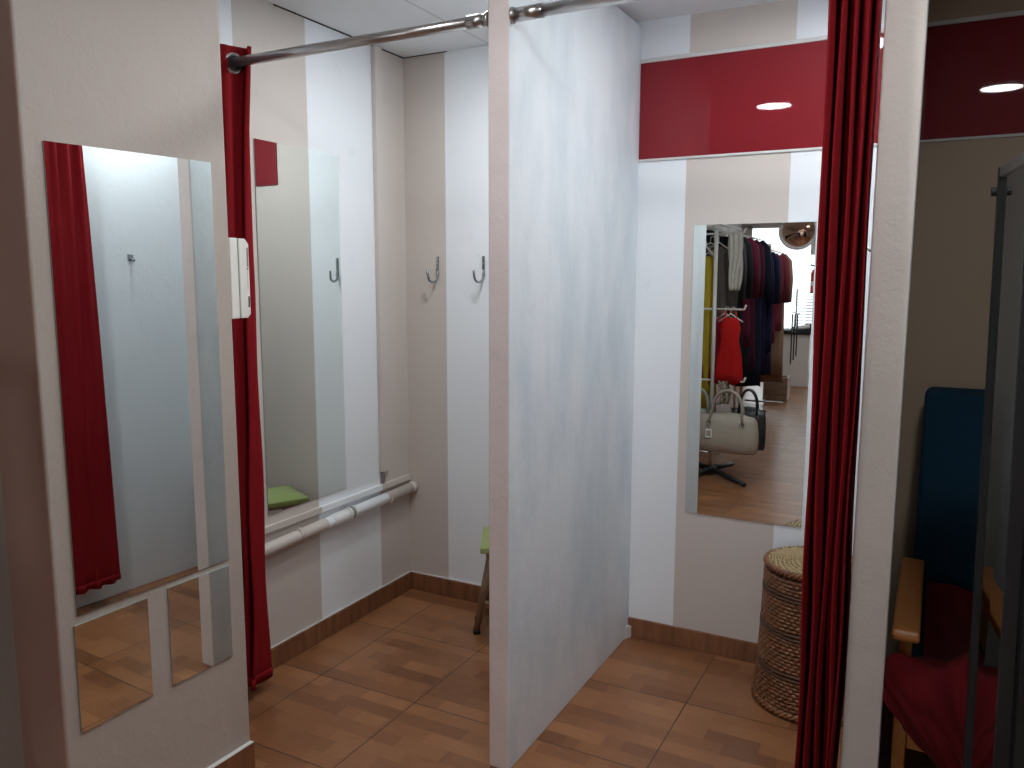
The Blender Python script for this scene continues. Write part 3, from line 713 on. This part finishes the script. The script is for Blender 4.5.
# --- handbags on the low arm
def bag(cx, cy, z0, w, h, d, mat, label, handle_h, charm=False):
    t = thing('handbag', label, 'handbag', (cx, cy, z0))
    bm = bmesh.new(); seg = 32; rings = []
    for tt, wf, df in ((0, .90, .75), (.05, .97, 1), (.3, 1, 1), (.6, .99, .9), (.85, .95, .60), (1, .90, .35)):
        ring = []
        for k in range(seg):
            a = 2 * PI * k / seg; c, s = math.cos(a), math.sin(a)
            ring.append(bm.verts.new((cx + w / 2 * wf * math.copysign(abs(c) ** .55, c), cy + d / 2 * df * math.copysign(abs(s) ** .7, s) + .006 * math.sin(7 * a + 5 * tt), z0 + h * tt - .012 * math.cos(2 * a) * (tt == 1) + .01 * math.sin(3 * a) * (tt > .9))))
        rings.append(ring)
    for p, q in zip(rings, rings[1:]):
        for k in range(seg): bm.faces.new((p[k], p[(k + 1) % seg], q[(k + 1) % seg], q[k]))
    bm.faces.new(rings[0][::-1]); bm.faces.new(rings[-1]); link('body', bm, mat, t, smooth=True, bevel=0)
    for s in (-1, 1):
        bm = bmesh.new(); yy = cy + s * d * .30
        tube(bm, [(cx - w * .26, yy + s * .01, z0 + h * .80)] + [(cx - w * .24 * math.cos(a), cy + s * d * .12, z0 + h + handle_h * math.sin(a) ** .8) for a in [PI * k / 12 for k in range(1, 12)]] + [(cx + w * .26, yy + s * .01, z0 + h * .80)], .0095, 8)
        hd = link('handle', bm, mat, t, smooth=True)
        for q in (-1, 1):
            bm = bmesh.new(); xx = cx + q * w * .26; loop_tube(bm, [(xx + .016 * math.cos(a), yy + s * .022, z0 + h * .80 + .020 * math.sin(a)) for a in [2 * PI * k / 16 for k in range(16)]], .003, 6); link('ring', bm, M['shiny'], hd)
    bm = bmesh.new(); box(bm, cx - w * .47, cx + w * .47, cy - .006, cy + .006, z0 + h - .012, z0 + h + .004); link('zip', bm, M['bag3'], t)
    if charm:
        bm = bmesh.new(); box(bm, cx - w * .30, cx - w * .20, cy + d * .5 + .004, cy + d * .5 + .008, z0 + h * .40, z0 + h * .64); c = link('charm', bm, M['paperwhite'], t, bevel=.001)
        link('insert', bx(cx - w * .285, cx - w * .215, cy + d * .5 + .008, cy + d * .5 + .009, z0 + h * .44, z0 + h * .60), mat, c)
        bm = bmesh.new(); tube(bm, [(cx - w * .25, cy + d * .5 + .006, z0 + h * .64), (cx - w * .26, cy + d * .40, z0 + h * .82)], .003, 6); link('strap', bm, mat, c)
    return t
bag(-1.340, .215, .215, .47, .275, .13, M['bag'], 'beige leather handbag with a framed tag hanging on the stand', .19, True)
bag(-1.575, .13, .215, .30, .28, .11, M['bag2'], 'greyish handbag partly behind the beige bag, at the mirror edge', .17)
bag(-1.215, .075, .225, .27, .30, .09, M['bag3'], 'black handbag behind the right side of the beige bag', .15)

# --- two rails of clothes further into the shop
def rail(x, y0, y1, z, label, group=None):
    t = thing('clothes_rail', label, 'clothes rack', (x, (y0 + y1) / 2, 0))
    bm = bmesh.new(); tube(bm, [(x, y0, z), (x, y1, z)], .0125, 12); link('rail', bm, M['chrome'], t)
    for y in (y0, y1):
        bm = bmesh.new(); tube(bm, [(x, y, .05), (x, y, z)], .0125, 12); l = link('post', bm, M['chrome'], t)
        bm = bmesh.new(); tube(bm, [(x - .22, y, .03), (x + .22, y, .03)], .0125, 10); link('foot', bm, M['chrome'], l)
    return t
rail(-1.78, -.55, -2.05, 1.99, 'steel clothes rail of dark jackets in the back mirror')
dark = [((.012, .012, .014), 'black jacket nearest the mirror on the dark rail', .40, .62), ((.016, .016, .018), 'black blouse second on the dark rail', .38, .70), ((.05, .045, .05), 'charcoal cardigan third on the dark rail', .40, .78),
        ((.012, .012, .015), 'black dress in the middle of the dark rail', .40, 1.15), ((.09, .010, .028), 'burgundy long jacket on the dark rail', .41, .95), ((.014, .013, .018), 'long black coat after the burgundy jacket', .42, 1.25),
        ((.055, .008, .022), 'wine red dress near the far end of the dark rail', .40, 1.18), ((.012, .014, .03), 'ink blue long coat at the far end of the dark rail', .42, 1.35)]
for i, (c, lb, w, ln) in enumerate(dark):
    garment(-1.775 + .02 * math.sin(i * 2.1), -.66 - i * .185, 1.958, w * 1.12, ln * 1.08, .13, c, lb, 'y', 'garments on the dark rail', True, 1.02)
rail(-1.80, -2.45, -3.75, 1.90, 'steel clothes rail of navy and tan clothes beyond the dark rail')
navy = [((.012, .014, .040), 'navy blue dress first on the far rail', .36, 1.22), ((.014, .015, .045), 'navy long jacket second on the far rail', .38, 1.05), ((.015, .016, .05), 'dark blue coat third on the far rail', .38, 1.30), ((.12, .018, .035), 'maroon dress fourth on the far rail', .40, .98),
        ((.16, .03, .045), 'dusky red blouse fifth on the far rail', .42, .85), ((.24, .15, .10), 'tan brown coat near the end of the far rail', .40, 1.35), ((.28, .19, .14), 'light brown long coat at the end of the far rail', .42, 1.45)]
for i, (c, lb, w, ln) in enumerate(navy):
    garment(-1.785 + .02 * math.sin(i * 1.7), -2.55 - i * .18, 1.868, w * 1.06, ln * 1.05, .13, c, lb, 'y', 'garments on the far rail', True, 1.0)
# belts at the end of the far rail
for i in range(3):
    bm = bmesh.new(); x = -1.475 + i * .028; y = -3.52
    box(bm, x - .008, x + .008, y - .003, y + .003, .52 + .05 * i, 1.10); b = link('belt', bm, M['bag3'], bevel=.001)
    tag(b, 'thin dark belt hanging at the end of the far clothes rail', 'belt', 'belts on the far rail')
bm = bmesh.new(); tube(bm, [(-1.76, -3.52, 1.88), (-1.58, -3.52, 1.14), (-1.39, -3.52, 1.105)], .005, 8); tag(link('belt_hanger', bm, M['chrome']), 'wire arm that the dark belts hang from', 'hanger')
# wooden crate on the floor under the far clothes
t = thing('wooden_crate', 'brown wooden crate on the floor under the far clothes', 'crate', (-1.72, -4.28, 0))
for k in range(4): link('slat', bx(-1.86, -1.58, -4.30, -4.28, .01 + k * .075, .072 + k * .075), M['stoolwood'], t, bevel=.003); link('slat', bx(-1.86, -1.58, -4.08, -4.06, .01 + k * .075, .072 + k * .075), M['stoolwood'], t, bevel=.003)
for x in (-1.86, -1.60): link('side', bx(x, x + .02, -4.28, -4.08, .01, .30), M['stoolwood'], t, bevel=.003)
link('bottom', bx(-1.84, -1.60, -4.28, -4.08, .002, .02), M['stoolwood'], t)

# --- sales counter with things on top, by the window
t = thing('counter', 'white counter with a dark top at the bright end of the shop', 'counter', (-1.74, -5.75, 0))
link('body', bx(-1.93, -1.56, -6.05, -5.58, .001, .74), M['cardwhite'], t, bevel=.004); link('top', bx(-1.96, -1.40, -6.08, -5.55, .7405, .79), M['black'], t, bevel=.004)
link('side_panel', bx(-1.56, -1.545, -6.04, -5.60, .001, .74), M['cardwhite'], t, bevel=.003)
tg = thing('shoe', 'pale shoe lying on the dark counter top', 'shoe', (-1.66, -5.68, .79)); bm = bmesh.new()
tube(bm, [(-1.80, -5.68, .815), (-1.72, -5.68, .82), (-1.64, -5.68, .83), (-1.57, -5.68, .85)], [.022, .032, .034, .03], 12); link('upper', bm, M['paperwhite'], tg, smooth=True)
link('sole', bx(-1.81, -1.56, -5.705, -5.655, .7905, .798), M['black'], tg, bevel=.003)
tg = thing('cash_box', 'dark box behind the shoe on the counter', 'box', (-1.55, -5.8, .79)); link('body', bx(-1.64, -1.44, -5.90, -5.76, .7905, .86), M['bag3'], tg, bevel=.004); link('lid', bx(-1.645, -1.435, -5.905, -5.755, .8605, .88), M['wicker'], tg, bevel=.004)
# white slatted stand with folded tops beyond the counter
t = thing('display_rack', 'white slatted display stand above the counter by the window', 'rack', (-1.66, -6.25, .79))
for k in range(11): link('slat', bx(-1.86, -1.42, -6.30, -6.27, .846 + k * .045, .855 + k * .045), M['paperwhite'], t)
for x in (-1.86, -1.44): link('post', bx(x, x + .02, -6.325, -6.30, .001, 1.36), M['rackpaint'], t)
bm = bmesh.new()
for k in range(11): box(bm, -1.70, -1.60, -6.2695, -6.255, .845 + k * .045, .857 + k * .045)
link('stock', bm, cloth((.10, .10, .12)), t)
# red sign and red stickers against the window
t = thing('poster', 'red and white poster high in the shop window', 'poster', (-1.53, -6.618, 1.95)); link('sheet', bx(-1.73, -1.30, -6.620, -6.616, 1.86, 2.31), M['paperwhite'], t)
for z0, z1 in ((1.90, 1.955), (2.0, 2.22)): link('print', bx(-1.66, -1.36, -6.6160, -6.6145, z0, z1), simple('red print', (.55, .03, .04), .6), t)
t = thing('fire_extinguisher', 'red fire extinguisher shape against the bright window', 'fire extinguisher', (-1.63, -6.42, 1.3))
bm = bmesh.new(); lathe(bm, [(.055, 1.30), (.062, 1.31), (.062, 1.58), (.045, 1.63), (.02, 1.65)], -1.63, -6.45, 24); link('cylinder', bm, simple('extinguisher red', (.60, .035, .02), .35), t, smooth=True)
bm = bmesh.new(); tube(bm, [(-1.63, -6.45, 1.65), (-1.63, -6.45, 1.69), (-1.70, -6.45, 1.71)], .012, 8); link('valve', bm, M['black'], t)
link('label', bx(-1.675, -1.585, -6.3885, -6.387, 1.40, 1.47), M['paperwhite'], t); link('bracket', bx(-1.65, -1.61, -6.6195, -6.508, 1.38, 1.5), M['black'], t)
# round convex mirror
t = thing('convex_mirror', 'round convex mirror with an orange tinted dish high in the shop', 'mirror', (-1.41, -3.9, 2.06))
bm = bmesh.new(); seg = 40; rings = []
for k in range(9):
    r = .195 * k / 8; d = .05 * (1 - (k / 8) ** 2)
    rings.append([bm.verts.new((-1.525 + r * math.cos(2 * PI * i / seg), -3.95 + d, 2.065 + r * math.sin(2 * PI * i / seg))) for i in range(seg)] if k else [bm.verts.new((-1.525, -3.95 + d, 2.065))])
for i in range(seg): bm.faces.new((rings[0][0], rings[1][i], rings[1][(i + 1) % seg]))
for a, b in zip(rings[1:], rings[2:]):
    for i in range(seg): bm.faces.new((a[i], b[i], b[(i + 1) % seg], a[(i + 1) % seg]))
bm.faces.new([v for v in rings[-1]][::-1]); link('dish', bm, mirror_mat('warm convex mirror', (.85, .60, .45)), t, smooth=True)
bm = bmesh.new(); loop_tube(bm, [(-1.525 + .202 * math.cos(a), -3.95, 2.065 + .202 * math.sin(a)) for a in [2 * PI * k / 48 for k in range(48)]], .018, 8); link('rim', bm, M['paperwhite'], t)
bm = bmesh.new(); tube(bm, [(-1.525, -3.955, 2.065), (-1.525, -4.05, 2.2), (-1.525, -4.05, ZC - .001)], .012, 8); link('bracket', bm, M['black'], t)
# row of coats along the side wall, dark backdrop behind the stand
rail(-2.42, -.2, -3.3, 1.90, 'steel rail of dark coats along the side wall of the shop')
for i in range(15):
    c = [(.03, .028, .028), (.05, .045, .04), (.02, .02, .025), (.07, .05, .04), (.04, .015, .02)][i % 5]
    garment(-2.41, -.30 - i * .20, 1.868, .44, 1.2 + .1 * ((i * 7) % 4), .13, c, 'dark coat hanging in the row along the shop side wall', 'y', 'coats along the side wall', True, 1.05, cat='coat', name='coat')

# ================================================================== WORLD, CAMERA
w = bpy.data.worlds.new('daylight'); sc.world = w; w.use_nodes = True
w.node_tree.nodes['Background'].inputs[0].default_value = (.92, .95, 1, 1); w.node_tree.nodes['Background'].inputs[1].default_value = 2.2
cam = bpy.data.cameras.new('camera'); co = bpy.data.objects.new('camera', cam); COL.objects.link(co); sc.camera = co
pi_, ya, ro, f = .1304520, -.4857187, .0021052, 803.43
fw = Vector((math.sin(ya) * math.cos(pi_), math.cos(ya) * math.cos(pi_), -math.sin(pi_)))
r = Vector((math.cos(ya), -math.sin(ya), 0)); u = r.cross(fw)
r2 = r * math.cos(ro) + u * math.sin(ro); u2 = -r * math.sin(ro) + u * math.cos(ro)
co.matrix_world = Matrix(((r2.x, u2.x, -fw.x, 0), (r2.y, u2.y, -fw.y, 0), (r2.z, u2.z, -fw.z, 1.5), (0, 0, 0, 1)))
cam.sensor_width = 36; cam.sensor_fit = 'HORIZONTAL'; cam.lens = f * 36 / 1024; cam.clip_start = .02
vs = sc.view_settings; sc.display_settings.display_device = 'sRGB'
vs.view_transform = 'Standard'; vs.look = 'None'; vs.gamma = 1; vs.use_curve_mapping = False; vs.exposure = 0
sc.cycles.max_bounces = 12; sc.cycles.glossy_bounces = 8; sc.cycles.diffuse_bounces = 6; sc.cycles.transmission_bounces = 8
sc.cycles.caustics_reflective = False; sc.cycles.sample_clamp_indirect = 8
